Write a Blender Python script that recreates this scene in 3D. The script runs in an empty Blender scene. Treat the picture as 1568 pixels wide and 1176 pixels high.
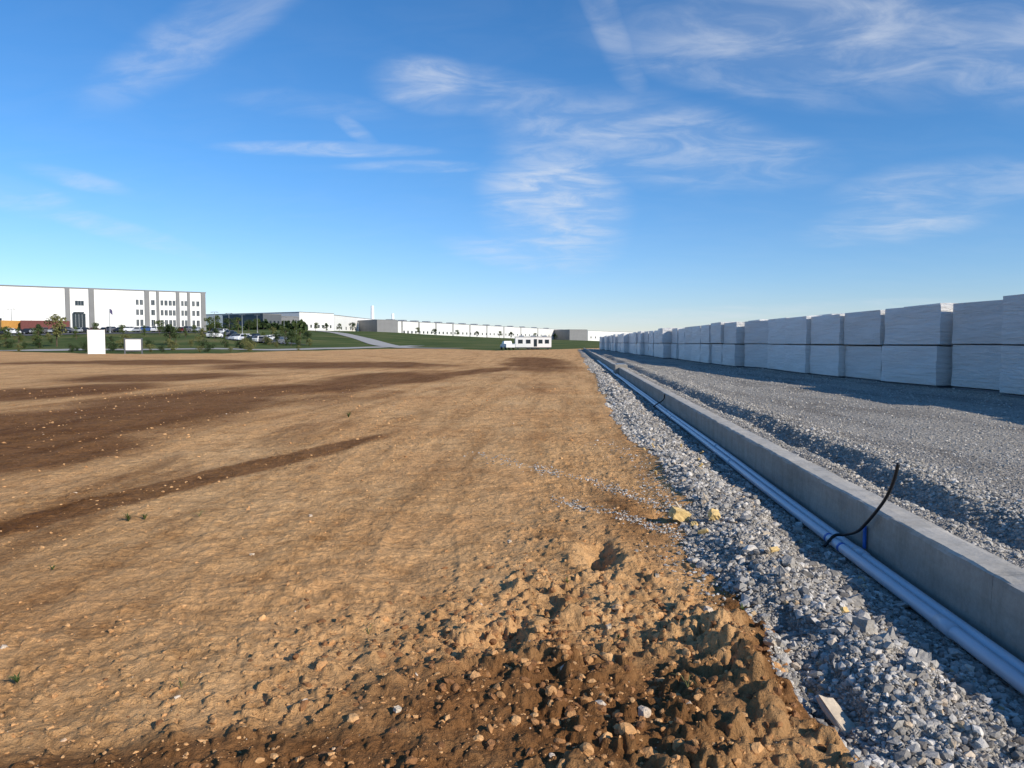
import bpy, bmesh, math, random
import numpy as np
from mathutils import Vector
random.seed(5); rng=np.random.default_rng(7)
scene=bpy.context.scene
F=1150.0; CX=784.0
YAW=math.radians(4.67); PITCH=math.radians(3.18); CAMH=1.6
FW=np.array([-math.sin(YAW),math.cos(YAW)]); RT=np.array([math.cos(YAW),math.sin(YAW)])
def P(b,D):
    """placement helper: image pixel column b, distance D -> world x,y"""
    v=D*FW+D*(b-CX)/F*RT
    return float(v[0]),float(v[1])
# ------------------------------------------------ noise
def _h(ix,iy,s):
    h=(ix.astype(np.int64)*374761393+iy.astype(np.int64)*668265263+s*982451653)&0xffffffff
    h=((h^(h>>13))*1274126177)&0xffffffff
    h=(h^(h>>16))&0xffffffff
    return h.astype(np.float64)/4294967295.0*2-1
def vn(x,y,s=0):
    x=np.asarray(x,float); y=np.asarray(y,float)
    ix=np.floor(x); iy=np.floor(y); fx=x-ix; fy=y-iy
    ux=fx*fx*fx*(fx*(fx*6-15)+10); uy=fy*fy*fy*(fy*(fy*6-15)+10)
    a=_h(ix,iy,s); b=_h(ix+1,iy,s); c=_h(ix,iy+1,s); d=_h(ix+1,iy+1,s)
    return (a*(1-ux)+b*ux)*(1-uy)+(c*(1-ux)+d*ux)*uy
def fbm(x,y,o=4,s=0,g=.5):
    r=0;a=1;t=0
    for i in range(o):
        r=r+a*vn(x*2**i+i*17.3,y*2**i-i*9.1,s+i); t+=a; a*=g
    return r/t
def lumps(x,y,s,dens=.5):
    """rounded clods fused with the soil: one per random cell"""
    ix=np.floor(x); iy=np.floor(y); out=np.zeros_like(x)
    for dx in (-1,0,1):
        for dy in (-1,0,1):
            cx=ix+dx; cy=iy+dy
            px=cx+.5+.42*_h(cx,cy,s); py=cy+.5+.42*_h(cx,cy,s+1)
            hh=_h(cx,cy,s+2)*.5+.5; rad=.22+.30*(_h(cx,cy,s+3)*.5+.5)
            q=((x-px)**2+(y-py)**2)/rad**2
            out=np.maximum(out,np.where(hh<dens,np.sqrt(np.clip(1-q,0,1))*rad,0))
    return out
def sst(a,b,x):
    t=np.clip((x-a)/(b-a),0,1); return t*t*(3-2*t)
# ------------------------------------------------ terrain
TB=[-600,0,130,340,500,640,760,880,1000,2000]
TE=[130,130,110,108,150,200,150,180,260,260]
TB2=[-600,300,350,420,570,610,870,960,1200,2000]
TD=[230,250,300,450,560,560,900,900,900,900]
TZ=[5.4,5.4,6.3,9.3,9.6,8.8,4.3,2.0,.6,.6]
def image_col(x,y):  # world x,y -> camera depth and image pixel column
    D=x*FW[0]+y*FW[1]; L=x*RT[0]+y*RT[1]
    Ds=np.maximum(D,1e-3)
    return D,CX+F*np.clip(L/Ds,-3,3)
def far_h(x,y):
    x=np.asarray(x,float);y=np.asarray(y,float)
    D,b=image_col(x,y)
    e=np.interp(b,TB,TE)+12; n=np.interp(b,TB2,TD); z=np.interp(b,TB2,TZ)
    s=np.clip((D-e)/(n-e),0,1); s=.6*s+.4*s*s*(3-2*s)
    return z*s
PX=[-1,.7,.95,1.2,1.45,1.8,2.05,2.3,2.32,2.54,2.56,2.8,2.98,3.12,3.36,3.6,3.95,5,50]
PZ=[0,0,.02,.07,.05,-.03,-.075,-.08,-.08,.2,.25,.26,.16,.145,.295,.30,.24,.2,.2]
def gb(y):   # dirt / gravel boundary
    return .97+.24*fbm(y*.8,y*0+3,4,40,.6)+.12*vn(y*.23,y*0,41)+.12*np.exp(-((y-4.2)/.5)**2)+.17*np.exp(-((y-3.0)/.5)**2)
FEAT=[ # x,y, rx, ry, amp
 (.20,5.55,.11,.36,-.13),(.38,5.45,.12,.28,.05),(.0,5.6,.10,.25,.04),
 (-.15,4.35,.15,.13,-.10),(-.02,4.22,.12,.10,.08),(1.14,4.15,.14,.30,-.14),(.80,3.95,.24,.25,.14),(.84,3.4,.17,.28,.11),
 (1.12,3.3,.12,.34,-.15),(.5,3.15,.2,.2,.05),(.80,6.95,.12,.10,-.08),(-.6,3.4,.6,.35,.05),(.2,3.7,.5,.4,.05),(.15,4.3,.10,.12,.05),
 (-.35,3.9,.14,.20,-.06),(.40,3.45,.13,.16,-.06),(-1.6,4.6,.5,.25,.04),
 (1.55,3.5,.3,.5,.09),(1.35,5.2,.22,.7,.07),(1.3,8.5,.25,1.5,.07),(1.55,6.6,.2,.6,.05)]
def ground(x,y):
    x=np.asarray(x,float);y=np.asarray(y,float)
    r=np.hypot(x,y)
    w=sst(230,120,y)*sst(-60,-20,y)
    z=np.interp(x+(.10*fbm(y*.7,x*.7,3,11)+.05*fbm(x*5,y*3,3,15))*sst(2.6,2.9,x)+.12*fbm(y*.5,x*.1,3,12)*sst(2.2,1.9,x),PX,PZ)*w
    dirt=sst(.15,-.15,x-gb(y))
    grav=(1-dirt)
    near=np.exp(-(r/14)**2); mid=np.exp(-(r/45)**2)
    z=z+dirt*(.08*fbm(x*.16+.3*y*.05,y*.07,3,1)*sst(3,12,r)+.026*fbm(x*1.1,y*.55,3,2))*sst(230,150,r)
    m=sst(-1.9,.2,x+.6*vn(x*1.5,y*1.5,70))*sst(5.5,3.9,y+.6*vn(x*1.2,y*1.2,71))   # churned zone
    z=z+dirt*mid*(.015*fbm(x*5,y*4,3,3))
    c=np.maximum(0,fbm(x*9,y*9,3,5)-.05)
    z=z+dirt*near*(c*(.026+.04*m)+.005*fbm(x*34,y*34,2,6)*(1+.9*m))
    wx=x+.03*vn(x*14,y*14,72)+.012*vn(x*40,y*40,75); wy=y+.03*vn(x*14,y*14,73)+.012*vn(x*40,y*40,76)
    dens=sst(-.15,.5,fbm(x*.8,y*.35,3,90))
    n8=near>.01
    la=np.zeros_like(z); la[n8]=(lumps(wx[n8]*6.5,wy[n8]*6.5,300,.42)/6.5*(.14+.85*m[n8])*(dens[n8]*.65+.35*m[n8])+lumps(wx[n8]*15,wy[n8]*15,310,.5)/15*(.24+.5*dens[n8]+.45*m[n8]))
    z=z+dirt*la*.82
    # dozer tracks
    xx=x+.35*vn(y*.12,y*0,8)+.12*(y*.1)+.1*vn(y*.5,x*.3,18)
    band=sst(.2,.5,np.abs(((xx*.55)%1)-.5)*2)*sst(-.4,.3,vn(x*.4,y*.2,19))
    cle=np.maximum(0,np.sin(y*2*np.pi/.17+3*vn(x*3,y*1.5,9)+x*2))**2
    z=z+dirt*mid*(1-m)*(cle*.016*band*(.3+.7*sst(-.2,.3,vn(x*.9,y*.35,10)))-.010*band)
    z=z+dirt*mid*.016*(1-np.abs(fbm(x*1.8+.2*y,y*.4,4,14)))**4
    for fx,fy,rx,ry,a in FEAT:
        q=((x-fx)/rx)**2+((y-fy)/ry)**2
        z=z+a*np.exp(-q)*(1+.5*vn(x*12,y*12,77))
    side=sst(2.4,2.6,x)
    z=z+grav*(1-side)*(.055*fbm(x*2.2,y*1.4,3,20)+near*.035*fbm(x*11,y*11,3,21))*sst(2.22,1.9,x)
    z=z+side*w*(.022*fbm(x*.7,y*.45,3,22)+mid*.010*fbm(x*6,y*6,3,23)+.035*sst(4.5,3.3,x)*fbm(x*4,y*2.5,4,24))
    return z+far_h(x,y)
# ------------------------------------------------ materials
def mat(name):
    m=bpy.data.materials.new(name); m.use_nodes=True
    nt=m.node_tree; b=nt.nodes['Principled BSDF']; return m,nt,b
def L(nt,a,b): nt.links.new(a,b)
def ramp(nt,src,stops):
    r=nt.nodes.new('ShaderNodeValToRGB'); e=r.color_ramp.elements
    while len(e)<len(stops): e.new(.5)
    for i,(p,c) in enumerate(stops):
        e[i].position=p; e[i].color=(*c,1) if len(c)==3 else c
    L(nt,src,r.inputs[0]); return r.outputs[0]
def mixc(nt,f,a,b,mode='MIX'):
    m=nt.nodes.new('ShaderNodeMix'); m.data_type='RGBA'; m.blend_type=mode
    for s,v in ((m.inputs[0],f),(m.inputs[6],a),(m.inputs[7],b)):
        if isinstance(v,(int,float)): s.default_value=v
        elif isinstance(v,tuple): s.default_value=(*v,1)
        else: L(nt,v,s)
    return m.outputs[2]
def noise(nt,vec,sc,det=4,rough=.55,dist=0):
    n=nt.nodes.new('ShaderNodeTexNoise'); n.inputs['Scale'].default_value=sc; n.inputs['Detail'].default_value=det
    n.inputs['Roughness'].default_value=rough; n.inputs['Distortion'].default_value=dist
    if vec is not None: L(nt,vec,n.inputs['Vector'])
    return n.outputs['Fac']
def mapv(nt,vec,scale=(1,1,1),rot=(0,0,0)):
    m=nt.nodes.new('ShaderNodeMapping'); m.inputs['Scale'].default_value=scale; m.inputs['Rotation'].default_value=rot
    L(nt,vec,m.inputs['Vector']); return m.outputs[0]
def bump(nt,h,st,d,nrm=None):
    b=nt.nodes.new('ShaderNodeBump'); b.inputs['Strength'].default_value=st; b.inputs['Distance'].default_value=d
    L(nt,h,b.inputs['Height'])
    if nrm is not None: L(nt,nrm,b.inputs['Normal'])
    return b.outputs[0]
def simple(name,col,rough=.6,var=.12,sc=3,bst=.0,bsc=20,metal=0,spec=.4):
    m,nt,b=mat(name); tc=nt.nodes.new('ShaderNodeTexCoord')
    n=noise(nt,tc.outputs['Object'],sc)
    c=ramp(nt,n,[(.3,tuple(v*(1-var) for v in col)),(.7,tuple(min(1,v*(1+var)) for v in col))])
    L(nt,c,b.inputs['Base Color']); b.inputs['Roughness'].default_value=rough; b.inputs['Metallic'].default_value=metal
    b.inputs['Specular IOR Level'].default_value=spec
    if bst: L(nt,bump(nt,noise(nt,tc.outputs['Object'],bsc),bst,.01),b.inputs['Normal'])
    return m
def math_(nt,op,a,b=None):
    m=nt.nodes.new('ShaderNodeMath'); m.operation=op
    for i,v in enumerate((a,b)):
        if v is None: continue
        if isinstance(v,(int,float)): m.inputs[i].default_value=v
        else: L(nt,v,m.inputs[i])
    return m.outputs[0]
def ground_mat():
    m,nt,b=mat('ground'); g=nt.nodes.new('ShaderNodeNewGeometry').outputs['Position']
    def attr(n):
        a=nt.nodes.new('ShaderNodeAttribute'); a.attribute_name=n; return a.outputs['Fac']
    G,R,M=attr('gravel'),attr('grass'),attr('moist_and_shadow')
    n1=noise(nt,g,.35,5,.6); n2=noise(nt,g,3.2,5,.65); n3=noise(nt,g,22,4,.65)
    st=noise(nt,mapv(nt,g,(1.6,.12,1),(0,0,.12)),1,5,.65)
    d=ramp(nt,n1,[(.3,(.64,.345,.145)),(.52,(.73,.425,.19)),(.72,(.79,.49,.235))])
    d=mixc(nt,.8,d,ramp(nt,n2,[(.3,(.60,.55,.50)),(.52,(1,1,1)),(.75,(1.12,1.12,1.12))]),'MULTIPLY')
    d=mixc(nt,.7,d,ramp(nt,st,[(.36,(.62,.56,.50)),(.52,(1,1,1)),(.7,(1.12,1.1,1.1))]),'MULTIPLY')
    d=mixc(nt,.6,d,ramp(nt,n3,[(.32,(.58,.54,.50)),(.56,(1.06,1.06,1.06))]),'MULTIPLY')
    vo=nt.nodes.new('ShaderNodeTexVoronoi'); vo.inputs['Scale'].default_value=26; L(nt,g,vo.inputs['Vector'])
    peb=ramp(nt,vo.outputs['Distance'],[(.10,(1,1,1)),(.16,(0,0,0))])
    sp=math_(nt,'MULTIPLY',math_(nt,'GREATER_THAN',n2,.62),peb)
    d=mixc(nt,math_(nt,'MULTIPLY',sp,.4),d,(.70,.52,.36))
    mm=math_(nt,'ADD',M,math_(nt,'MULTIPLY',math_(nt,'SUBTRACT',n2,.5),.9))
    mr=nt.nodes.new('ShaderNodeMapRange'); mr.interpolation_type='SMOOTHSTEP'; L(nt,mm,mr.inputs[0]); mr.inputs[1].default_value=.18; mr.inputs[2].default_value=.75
    wet_and_shadow=mixc(nt,1.0,d,(.37,.31,.27),'MULTIPLY')  # one dark soil tint for damp ground and the painted lower-left shadow
    d=mixc(nt,mr.outputs[0],d,wet_and_shadow)
    v2=nt.nodes.new('ShaderNodeTexVoronoi'); v2.inputs['Scale'].default_value=24; L(nt,g,v2.inputs['Vector'])
    v3=nt.nodes.new('ShaderNodeTexVoronoi'); v3.inputs['Scale'].default_value=60; L(nt,g,v3.inputs['Vector'])
    sx=nt.nodes.new('ShaderNodeSeparateColor'); L(nt,v2.outputs['Color'],sx.inputs[0])
    gc=ramp(nt,sx.outputs[0],[(0,(.19,.175,.155)),(.5,(.40,.37,.325)),(1,(.62,.575,.51))])
    sx3=nt.nodes.new('ShaderNodeSeparateColor'); L(nt,v3.outputs['Color'],sx3.inputs[0])
    gc=mixc(nt,.5,gc,ramp(nt,sx3.outputs[0],[(0,(.24,.22,.195)),(1,(.60,.555,.49))]))
    gn=noise(nt,mapv(nt,g,(1.1,.22,1)),1,5,.65)
    gc=mixc(nt,.85,gc,ramp(nt,gn,[(.33,(.62,.60,.58)),(.5,(1,.99,.97)),(.68,(1.25,1.22,1.15))]),'MULTIPLY')
    gc=mixc(nt,.8,gc,ramp(nt,n3,[(.3,(.72,.71,.70)),(.65,(1.1,1.09,1.08))]),'MULTIPLY')
    ge=math_(nt,'ADD',G,math_(nt,'MULTIPLY',math_(nt,'SUBTRACT',noise(nt,g,9,5,.7),.5),.9))
    gr=nt.nodes.new('ShaderNodeMapRange'); gr.interpolation_type='SMOOTHSTEP'; L(nt,ge,gr.inputs[0]); gr.inputs[1].default_value=.42; gr.inputs[2].default_value=.6
    c=mixc(nt,gr.outputs[0],d,gc)
    q1=noise(nt,g,.05,6,.6); q2=noise(nt,mapv(nt,g,(.1,.5,1)),1,6,.7)
    gs=ramp(nt,q1,[(.35,(.055,.085,.022)),(.5,(.09,.12,.035)),(.68,(.18,.17,.065))])
    gs=mixc(nt,.7,gs,ramp(nt,q2,[(.3,(.6,.6,.6)),(.6,(1.15,1.1,1))]),'MULTIPLY')
    re=math_(nt,'ADD',R,math_(nt,'MULTIPLY',math_(nt,'SUBTRACT',q2,.5),.7))
    rr=nt.nodes.new('ShaderNodeMapRange'); L(nt,re,rr.inputs[0]); rr.inputs[1].default_value=.42; rr.inputs[2].default_value=.56
    c=mixc(nt,rr.outputs[0],c,gs)
    L(nt,c,b.inputs['Base Color']); b.inputs['Roughness'].default_value=.95; b.inputs['Specular IOR Level'].default_value=.08
    hd=math_(nt,'ADD',math_(nt,'MULTIPLY',noise(nt,g,11,7,.70),1.0),math_(nt,'MULTIPLY',n2,1.1))
    hg=math_(nt,'ADD',math_(nt,'MULTIPLY',v2.outputs['Distance'],-.55),math_(nt,'MULTIPLY',v3.outputs['Distance'],-.3))
    hg=math_(nt,'ADD',hg,math_(nt,'MULTIPLY',n2,.8))
    mx=nt.nodes.new('ShaderNodeMix'); L(nt,gr.outputs[0],mx.inputs[0]); L(nt,hd,mx.inputs[2]); L(nt,hg,mx.inputs[3])
    L(nt,bump(nt,mx.outputs[0],1.0,.065),b.inputs['Normal'])
    return m
def rock_mat(name,stops,bs=.6,rough=.9):
    m,nt,b=mat(name); g=nt.nodes.new('ShaderNodeNewGeometry')
    c=ramp(nt,g.outputs['Random Per Island'],stops)
    n=noise(nt,g.outputs['Position'],45,3,.6)
    c=mixc(nt,.7,c,ramp(nt,n,[(.3,(.7,.7,.7)),(.65,(1.1,1.1,1.1))]),'MULTIPLY')
    L(nt,c,b.inputs['Base Color']); b.inputs['Roughness'].default_value=rough; b.inputs['Specular IOR Level'].default_value=.12
    L(nt,bump(nt,noise(nt,g.outputs['Position'],90,4,.65),bs,.008),b.inputs['Normal'])
    return m
M_ground=ground_mat()
M_clod=rock_mat('dirt_clod',[(0,(.50,.255,.105)),(.5,(.64,.35,.15)),(.97,(.72,.42,.19)),(.99,(.68,.56,.43))],1.0)
M_clodwet=rock_mat('dirt_clod_moist',[(0,(.20,.095,.042)),(.6,(.36,.175,.075)),(1,(.60,.32,.13))],1.0)
M_rock=rock_mat('limestone_gravel',[(0,(.17,.155,.14)),(.35,(.34,.315,.28)),(.8,(.54,.50,.445)),(.95,(.72,.67,.60)),(1,(.52,.36,.20))])
M_rockf=rock_mat('yard_gravel',[(0,(.24,.22,.19)),(.5,(.42,.39,.34)),(1,(.64,.59,.52))])
def concrete(name,lo,hi):
    m,nt,b=mat(name); g=nt.nodes.new('ShaderNodeNewGeometry').outputs['Position']
    c=ramp(nt,noise(nt,mapv(nt,g,(2,.8,5)),1,7,.65),[(.3,lo),(.7,hi)])
    c=mixc(nt,.6,c,ramp(nt,noise(nt,g,30,5,.7),[(.3,(.78,.78,.78)),(.6,(1.06,1.06,1.06))]),'MULTIPLY')
    c=mixc(nt,.7,c,ramp(nt,noise(nt,mapv(nt,g,(1,2.5,.7)),2,5,.7),[(.35,(.74,.73,.70)),(.55,(1,1,1))]),'MULTIPLY')
    vo=nt.nodes.new('ShaderNodeTexVoronoi'); vo.inputs['Scale'].default_value=40; L(nt,g,vo.inputs['Vector'])
    pit=ramp(nt,vo.outputs['Distance'],[(.08,(.45,.45,.45)),(.16,(1,1,1))])
    c=mixc(nt,math_(nt,'MULTIPLY',math_(nt,'GREATER_THAN',noise(nt,g,5),.6),.6),c,pit,'MULTIPLY')
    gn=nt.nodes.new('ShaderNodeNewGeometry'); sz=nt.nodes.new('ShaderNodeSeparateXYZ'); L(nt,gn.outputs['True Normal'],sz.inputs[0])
    c=mixc(nt,1,c,ramp(nt,sz.outputs[2],[(.2,(.76,.74,.70)),(.8,(1.18,1.14,1.06))]),'MULTIPLY')  # sunlit top and shaded sides worked into the colour by face direction
    L(nt,c,b.inputs['Base Color']); b.inputs['Roughness'].default_value=.85; b.inputs['Specular IOR Level'].default_value=.2
    L(nt,bump(nt,noise(nt,g,25,7,.7),.5,.01),b.inputs['Normal'])
    return m
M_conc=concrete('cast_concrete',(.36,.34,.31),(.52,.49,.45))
M_pipe=simple('pvc_pipe',(.62,.64,.68),.35,.05)
M_black=simple('black_conduit',(.012,.012,.013),.5)
M_blue=simple('blue_tape',(.02,.14,.50),.4)
M_white=simple('white_panel_paint',(.80,.79,.76),.6,.04,.15)
M_white2=simple('white_coating',(.76,.75,.71),.7,.05,.05)
M_grey=simple('grey_panel_paint',(.20,.20,.20),.6,.08,.3)
M_dgrey=simple('dark_grey_cladding',(.10,.11,.12),.6,.08,.3)
M_glass=simple('dark_glass',(.02,.028,.035),.12,.1,.5,spec=.6)
M_tire=simple('tyre_rubber',(.02,.02,.02),.8)
M_steel=simple('galvanised_steel',(.35,.36,.37),.45,.1,metal=.5)
M_road=simple('road_concrete',(.42,.39,.35),.9,.08,.3)
M_asph=simple('asphalt',(.11,.11,.11),.9,.15,.3)
M_bark=simple('bark',(.10,.07,.045),.9,.25,8,.5)
M_yell=simple('yellow_foam',(.66,.46,.19),.8,.2,20,.4,60)
M_tan=simple('broken_board',(.56,.46,.34),.8,.15,15,.4,60)
M_red=simple('oxide_red_paint',(.16,.05,.04),.5)
M_org=simple('orange_paint',(.45,.22,.04),.5)
def wrap_mat():
    m,nt,b=mat('plastic_wrapped_block'); tc=nt.nodes.new('ShaderNodeTexCoord').outputs['Object']
    oi=nt.nodes.new('ShaderNodeObjectInfo').outputs['Random']
    ad=nt.nodes.new('ShaderNodeVectorMath'); ad.operation='ADD'; L(nt,tc,ad.inputs[0])
    cx=nt.nodes.new('ShaderNodeCombineXYZ'); L(nt,math_(nt,'MULTIPLY',oi,40),cx.inputs[0]); L(nt,cx.outputs[0],ad.inputs[1]); v=ad.outputs[0]
    h=noise(nt,mapv(nt,v,(.5,.5,7)),1.5,6,.65,.6)
    h2=noise(nt,mapv(nt,v,(1.2,1.2,5),(.5,.2,0)),2.5,5,.7,1)
    c=ramp(nt,h,[(.3,(.77,.745,.70)),(.6,(.88,.86,.815))])
    c=mixc(nt,1,c,ramp(nt,oi,[(0,(.86,.86,.86)),(1,(1.0,1.0,1.0))]),'MULTIPLY')
    L(nt,c,b.inputs['Base Color']); b.inputs['Roughness'].default_value=.38; b.inputs['Specular IOR Level'].default_value=.4
    L(nt,bump(nt,math_(nt,'ADD',h,h2),.8,.08),b.inputs['Normal'])
    return m
M_wrap=wrap_mat()
def leaf_mat(name,lo,hi):
    m,nt,b=mat(name); g=nt.nodes.new('ShaderNodeNewGeometry')
    c=ramp(nt,g.outputs['Random Per Island'],[(0,lo),(1,hi)])
    L(nt,c,b.inputs['Base Color']); b.inputs['Roughness'].default_value=.7; b.inputs['Specular IOR Level'].default_value=.2
    return m
M_leaf=leaf_mat('leaf_green',(.035,.06,.015),(.11,.14,.04))
M_leafd=leaf_mat('leaf_dark',(.02,.04,.012),(.06,.085,.03))
M_leafo=leaf_mat('leaf_olive',(.09,.10,.03),(.20,.19,.07))
# ------------------------------------------------ mesh helpers
def big_mesh(name,V,Fc,mats,smooth=False,mi=None):
    me=bpy.data.meshes.new(name); n,k=Fc.shape
    me.vertices.add(len(V)); me.vertices.foreach_set('co',V.astype(np.float32).ravel())
    me.loops.add(n*k); me.loops.foreach_set('vertex_index',Fc.astype(np.int32).ravel())
    me.polygons.add(n); me.polygons.foreach_set('loop_start',np.arange(0,n*k,k,dtype=np.int32))
    if mi is not None: me.polygons.foreach_set('material_index',mi.astype(np.int32))
    me.polygons.foreach_set('use_smooth',np.full(n,smooth,dtype=bool))
    for m in mats: me.materials.append(m)
    me.update(calc_edges=True); me.validate()
    ob=bpy.data.objects.new(name,me); scene.collection.objects.link(ob); return ob
class MB:
    def __init__(s): s.v=[];s.f=[];s.m=[]
    def add(s,vs,fs,m=0):
        o=len(s.v); s.v+= [tuple(map(float,a)) for a in vs]; s.f+=[tuple(i+o for i in f) for f in fs]; s.m+=[m]*len(fs)
    def box(s,x0,x1,y0,y1,z0,z1,m=0,b=0):
        if b<=0:
            s.add([(x0,y0,z0),(x1,y0,z0),(x1,y1,z0),(x0,y1,z0),(x0,y0,z1),(x1,y0,z1),(x1,y1,z1),(x0,y1,z1)],
              [(0,3,2,1),(4,5,6,7),(0,1,5,4),(1,2,6,5),(2,3,7,6),(3,0,4,7)],m)
        else:
            bm=bmesh.new(); bmesh.ops.create_cube(bm,size=1)
            for v in bm.verts: v.co=((x0+x1)/2+v.co.x*(x1-x0),(y0+y1)/2+v.co.y*(y1-y0),(z0+z1)/2+v.co.z*(z1-z0))
            bmesh.ops.bevel(bm,geom=bm.edges[:],offset=b,segments=2,profile=.6,affect='EDGES')
            bm.verts.index_update()
            s.add([v.co[:] for v in bm.verts],[[v.index for v in f.verts] for f in bm.faces],m); bm.free()
    def prism(s,prof,y0,y1,m=0,inset=None):
        n=len(prof); ins=inset or [0]*n
        vs=[(x,y0+i,z) for (x,z),i in zip(prof,ins)]+[(x,y1-i,z) for (x,z),i in zip(prof,ins)]
        fs=[tuple(range(n)),tuple(range(2*n-1,n-1,-1))]+[(i,i+n,(i+1)%n+n,(i+1)%n) for i in range(n)]
        s.add(vs,fs,m)
    def cyl(s,c,r,h,axis='z',seg=14,m=0,r2=None):
        r2=r if r2 is None else r2; vs=[];
        for t,rr in ((-h/2,r),(h/2,r2)):
            for i in range(seg):
                a=2*math.pi*i/seg; u,w=rr*math.cos(a),rr*math.sin(a)
                p={'z':(u,w,t),'y':(u,t,w),'x':(t,u,w)}[axis]; vs.append((c[0]+p[0],c[1]+p[1],c[2]+p[2]))
        fs=[tuple(range(seg)),tuple(range(2*seg-1,seg-1,-1))]+[(i,(i+1)%seg,(i+1)%seg+seg,i+seg) for i in range(seg)]
        s.add(vs,fs,m)
    def tube(s,pts,rad,seg=10,m=0):
        pts=[Vector(p) for p in pts]; n=len(pts); rr=rad if isinstance(rad,(list,tuple)) else [rad]*n; vs=[]
        for i,p in enumerate(pts):
            t=(pts[min(i+1,n-1)]-pts[max(i-1,0)]).normalized()
            a=t.cross(Vector((.31,.17,.93))).normalized(); b=t.cross(a)
            for k in range(seg):
                q=p+rr[i]*(a*math.cos(2*math.pi*k/seg)+b*math.sin(2*math.pi*k/seg)); vs.append(q[:])
        fs=[(i*seg+k,i*seg+(k+1)%seg,(i+1)*seg+(k+1)%seg,(i+1)*seg+k) for i in range(n-1) for k in range(seg)]
        fs+=[tuple(range(seg)),tuple(range(n*seg-1,(n-1)*seg-1,-1))]
        s.add(vs,fs,m)
    def mesh(s,name,mats,smooth=False):
        me=bpy.data.meshes.new(name); me.from_pydata(s.v,[],s.f)
        for m in mats: me.materials.append(m)
        me.polygons.foreach_set('material_index',s.m)
        bm=bmesh.new(); bm.from_mesh(me); bmesh.ops.recalc_face_normals(bm,faces=bm.faces); bm.to_mesh(me); bm.free()
        if smooth: me.polygons.foreach_set('use_smooth',[True]*len(me.polygons))
        me.update(); return me
    def obj(s,name,mats,smooth=False,loc=(0,0,0),rz=0,parent=None):
        return put(name,s.mesh(name,mats,smooth),loc,rz,parent=parent)
def put(name,me,loc=(0,0,0),rz=0,sc=1,parent=None):
    o=bpy.data.objects.new(name,me); scene.collection.objects.link(o); o.location=loc; o.rotation_euler=(0,0,rz)
    o.scale=(sc,sc,sc) if isinstance(sc,(int,float)) else sc
    if parent: o.parent=parent
    return o
def empty(name,loc=(0,0,0),rz=0):
    e=bpy.data.objects.new(name,None); scene.collection.objects.link(e); e.location=loc; e.rotation_euler=(0,0,rz); e.empty_display_size=.1
    return e
# ------------------------------------------------ ground sheet
th=np.concatenate([np.arange(-46,36,.09),np.arange(36,314,1.6)]); th=np.radians(th); nt_=len(th)
r=np.concatenate([[.001],np.linspace(.3,2,22)[:-1],np.exp(np.arange(math.log(2),math.log(9),.0034)),np.exp(np.arange(math.log(9),math.log(40),.0055)),np.exp(np.arange(math.log(40),math.log(9000),.028))])
nr=len(r); RR,TT=np.meshgrid(r,th,indexing='ij')
X=(RR*np.sin(TT)).ravel(); Y=(RR*np.cos(TT)).ravel()
Z=ground(X,Y)
ii,jj=np.meshgrid(np.arange(nr-1),np.arange(nt_),indexing='ij'); j2=(jj+1)%nt_
Fc=np.stack([ii*nt_+jj,ii*nt_+j2,(ii+1)*nt_+j2,(ii+1)*nt_+jj],-1).reshape(-1,4)[:,::-1]
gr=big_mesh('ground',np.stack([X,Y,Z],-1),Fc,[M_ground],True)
def set_attr(ob,n,a):
    at=ob.data.attributes.new(n,'FLOAT','POINT'); at.data.foreach_set('value',a.astype(np.float32))
D,B=image_col(X,Y)
edge=np.interp(B,TB,TE)
edge=edge*(1+.06*fbm(X*.02,Y*.02,3,50))
grass=sst(-6,6,D-edge)
gravel=sst(-.12,.12,X-gb(Y))*sst(190,150,Y)
def ell(b,D0,rl,rd,ang=0):
    cx,cy=P(b,D0); dx=X-cx;dy=Y-cy
    l=dx*RT[0]+dy*RT[1]; d=dx*FW[0]+dy*FW[1]
    ca,sa=math.cos(ang),math.sin(ang); l2=l*ca-d*sa; d2=l*sa+d*ca
    return np.exp(-((l2/rl)**2+(d2/rd)**2)*1.2)
A=math.radians(14)
moist_and_shadow=np.zeros_like(X)
for e in [(90,14.5,3.6,4.5,A),(290,18,2.9,6,A),(420,25,3.2,8,A),(580,33,3.0,9,A),(60,24,3,5,A),(330,8.8,.35,4,math.radians(20)),(10,10.5,1.6,2.5,A),
          (250,34,5,5,0),(520,52,9,9,0),(200,60,12,8,0),(700,38,1.4,12,A),(820,60,3,22,0)]:
    moist_and_shadow=np.maximum(moist_and_shadow,1.25*ell(*e))
moist_and_shadow=moist_and_shadow*(1.0+.7*fbm(X*.35+.1*Y,Y*.16,4,60))
moist_and_shadow=np.maximum(moist_and_shadow,.9*ell(860,3.15,1.15,.75)); moist_and_shadow=np.maximum(moist_and_shadow,1.1*ell(250,2.6,1.7,.45,math.radians(-8)))  # damp foreground soil; near-left patch paints a soft cast shadow into the colour
moist_and_shadow=np.maximum(moist_and_shadow,1.25*ell(1200,4.1,.3,.7)); moist_and_shadow=np.maximum(moist_and_shadow,1.25*ell(1230,3.3,.22,.5)); moist_and_shadow=np.maximum(moist_and_shadow,.6*ell(960,7.0,.5,2))
moist_and_shadow=np.maximum(moist_and_shadow,.5*sst(.15,.5,fbm(X*.5+.1*Y,Y*.13,4,61))*np.exp(-(RR.ravel()/60)**2))
set_attr(gr,'gravel',gravel); set_attr(gr,'grass',grass); set_attr(gr,'moist_and_shadow',moist_and_shadow)
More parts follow.
